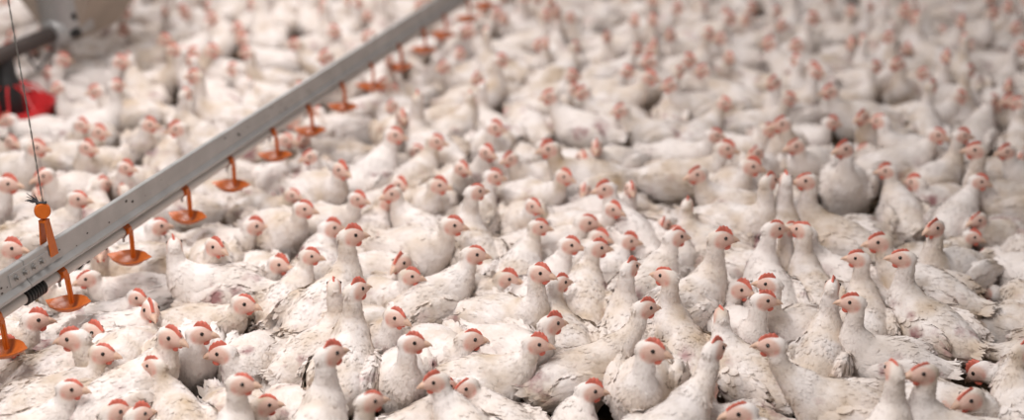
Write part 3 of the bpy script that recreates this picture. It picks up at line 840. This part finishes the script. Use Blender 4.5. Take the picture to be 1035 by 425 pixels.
for rnd_ in range(5):
    if rnd_ >= 3: prune()
    _, _, C, R = circles(birds)
    cc = [C[:, :3].reshape(-1, 2)]; rr = [R[:, :3].reshape(-1)]
    cc = cc[0]; rr = rr[0]
    for k in range(7000):
        x = RS.uniform(-3.6, 3.6); y = RS.uniform(1.9, 7.6)
        if not in_view((x, y)): continue
        yaw = RS.uniform(-math.pi, math.pi); s = S0 * RS.uniform(.88, 1.06) * (1 if rnd_ < 3 else .92)
        pc = np.array([[x + math.cos(yaw) * a * s, y + math.sin(yaw) * a * s] for a in CX])
        d = np.linalg.norm(pc[:, None] - cc[None], axis=2) - (CR[:, None] * s + rr[None]) * (.93 - .04 * min(rnd_, 2) - .01 * rnd_)
        if d.min() < 0 or math.hypot(x - fp[0], y - fp[1]) < .23: continue
        b = Spot(); b.s = s; b.hand = False; b.pos = np.array([x, y]); b.yaw = yaw
        _, py, _ = project((x, y, .3))
        pz = RS.rand()
        if py > 105: p_ = 'D' if pz < .45 else ('B' if pz < .75 else 'L')
        else: p_ = 'T' if pz < .38 else ('M' if pz < .78 else ('L' if pz < .9 else 'D'))
        o_ = VIDX[p_]; set_var(b, o_[RS.randint(len(o_))])
        birds.append(b)
        cc = np.concatenate([cc, pc]); rr = np.concatenate([rr, CR * s])
    duck(birds)
    relax(birds, 70, True)
duck(birds)
relax(birds, 40, True)
prune()
relax(birds, 30, True)
_, _, C, _ = circles(birds)
for b, c_ in zip(birds, C):
    b.hxy = c_[3]; b.hp = project((b.hxy[0], b.hxy[1], b.hz)); b.bp = project((b.pos[0], b.pos[1], .2))
birds.sort(key=lambda b: b.bp[2] + (3 if not (-70 < b.bp[0] < 1105 and -5 < b.bp[1] < 500) else 0))
near_birds = birds[:300]; far_birds = birds[300:]
dd = [math.hypot(b.hp[0] - b.px[0], b.hp[1] - b.px[1]) for b in birds if b.hand]; print('HEAD SHIFT px', np.percentile(dd, [25, 50, 75, 95]))
print('FLOCK', len(birds), 'hand', sum(b.hand for b in birds), 'depth of 300th', near_birds[-1].bp)

PARTS_DEPTH = 4.35
VM = [bird_meshes(make_bird((hx, hy, hz), yw, PITCHES[p_], st, comb=(.80, .58, 1.0)[k % 3], seed=40 + k)) for k, (p_, hx, hy, hz, yw, st) in enumerate(VAR)]
FAR_SET = [VIDX['T'][0], VIDX['M'][0], VIDX['M'][1], VIDX['L'][2], VIDX['D'][0], VIDX['T'][2]]
LOW = {}
for k in FAR_SET:
    p_, hx, hy, hz, yw, st = VAR[k]
    LOW[k] = bird_arrays(make_bird((hx, hy, hz), yw, PITCHES[p_], st, h=.011, nf=650, seed=70 + k, comb=.85))
def arrays_mesh(name, V, F, Mi, at):
    me = mesh_from(name, V, F, MS, True, at); me.polygons.foreach_set('material_index', Mi); me.update(); return me
TINY = {}
for k in FAR_SET:
    p_, hx, hy, hz, yw, st = VAR[k]
    TINY[k] = bird_arrays(make_bird((hx, hy, hz), yw, PITCHES[p_], st, h=.015, nf=120, seed=70 + k, comb=.85))
LOWM = {k: arrays_mesh('chicken', *LOW[k]) for k in FAR_SET}
def low_var(b):
    c = [k for k in FAR_SET if VAR[k][0] == b.pose] or [VIDX['L'][2]]
    return min(c, key=lambda k: abs(VAR[k][4] - b.rel))

POSE_WORDS = {'T': 'neck stretched tall', 'M': 'head raised', 'L': 'crouching low', 'F': 'neck reaching forward', 'D': 'head down', 'B': 'head turned back'}
def facing(a):
    a = (math.degrees(a) + 180) % 360 - 180
    if -45 <= a <= 45: return 'facing right'
    if 45 < a < 135: return 'facing away'
    if -135 < a < -45: return 'facing the viewer'
    return 'facing left'
ONES = 'zero one two three four five six seven eight nine ten eleven twelve thirteen fourteen fifteen sixteen seventeen eighteen nineteen'.split()
TENS = 'x x twenty thirty forty fifty sixty seventy eighty ninety'.split()
def num(n):
    n = int(min(max(n, 0), 99))
    return ONES[n] if n < 20 else TENS[n // 10] + ('-' + ONES[n % 10] if n % 10 else '')
SHORT = {'T': 'neck tall', 'M': 'head raised', 'L': 'crouching', 'F': 'neck outstretched', 'D': 'head lowered', 'B': 'looking back'}
seen = set(); used_cups = {}
def label_for(b):
    x, y = b.hp[0], b.hp[1]
    what = 'stained white chicken' if b.dirt > .62 else 'white chicken'
    face = facing(b.yaw + b.rel)
    best = min(range(13), key=lambda i: math.hypot(CUP_PX[i][0] - x, CUP_PX[i][1] - y))
    dx, dy = x - CUP_PX[best][0], y - CUP_PX[best][1]
    if math.hypot(dx, dy) < 62 - 3 * best and b.pose not in 'DB' and b.bp[2] < 4.6:
        side = ('right of' if dx > 0 else 'left of') if abs(dx) > abs(dy) else ('below' if dy > 0 else 'above')
        if (best, side) not in used_cups:
            used_cups[(best, side)] = 1
            t = '%s %s, %s, just %s the %s orange drinker cup' % (what, face, SHORT[b.pose], side, cup_names[best])
            seen.add(t); return t
    for ex in (0, 1, -1, 2, -2):
        t = '%s %s, %s, %s percent across and %s percent down' % (what, face, SHORT[b.pose], num(round(x / 10.35) + ex), num(round(y / 4.25)))
        if t not in seen: break
    seen.add(t); return t
for b in near_birds:
    b.dirt = float(np.clip(RS.beta(1.8, 1.5), .08, .95)); col = (b.dirt, RS.rand(), 1.0 if RS.rand() < .5 else .3, 1)
    if b.bp[2] < PARTS_DEPTH:
        root = empty('chicken')
        for nm, me in VM[b.v]:
            o = link(nm, me, root); o.color = col
            if nm == 'plumage': o['kind'] = 'stuff'
    else:
        lv = low_var(b)
        root = link('chicken', LOWM[lv]); root.color = col
        if lv != b.v: b.yaw += b.rel - VAR[lv][4]; b.rel = VAR[lv][4]; b.pose = VAR[lv][0]
    root.location = (b.pos[0], b.pos[1], 0); root.rotation_euler = (0, 0, b.yaw); root.scale = (b.s,) * 3
    tag(root, label_for(b), 'chicken', 'flock of white chickens')
# the farthest birds, beyond the first three hundred
Vs = []; Fs = []; Mi = []; at = {k: [] for k in ('skin', 'red', 'rnd', 'tip')}; n = 0
for b in far_birds:
    V, F, M_, A_ = TINY[low_var(b)]
    Vs.append((V * b.s) @ rot_z(b.yaw).T + np.array([b.pos[0], b.pos[1], 0]))
    Fs += [tuple(i + n for i in f) for f in F]; Mi += M_; n += len(V)
    for k in at: at[k].append(A_[k])
if far_birds:
    o = link('distant_chickens', arrays_mesh('distant_chickens', np.concatenate(Vs), Fs, Mi, {k: np.concatenate(v) for k, v in at.items()}))
    o.color = (.4, .3, .5, 1)
    tag(o, 'dense crowd of white chickens at the back of the flock', 'chickens', kind='stuff')
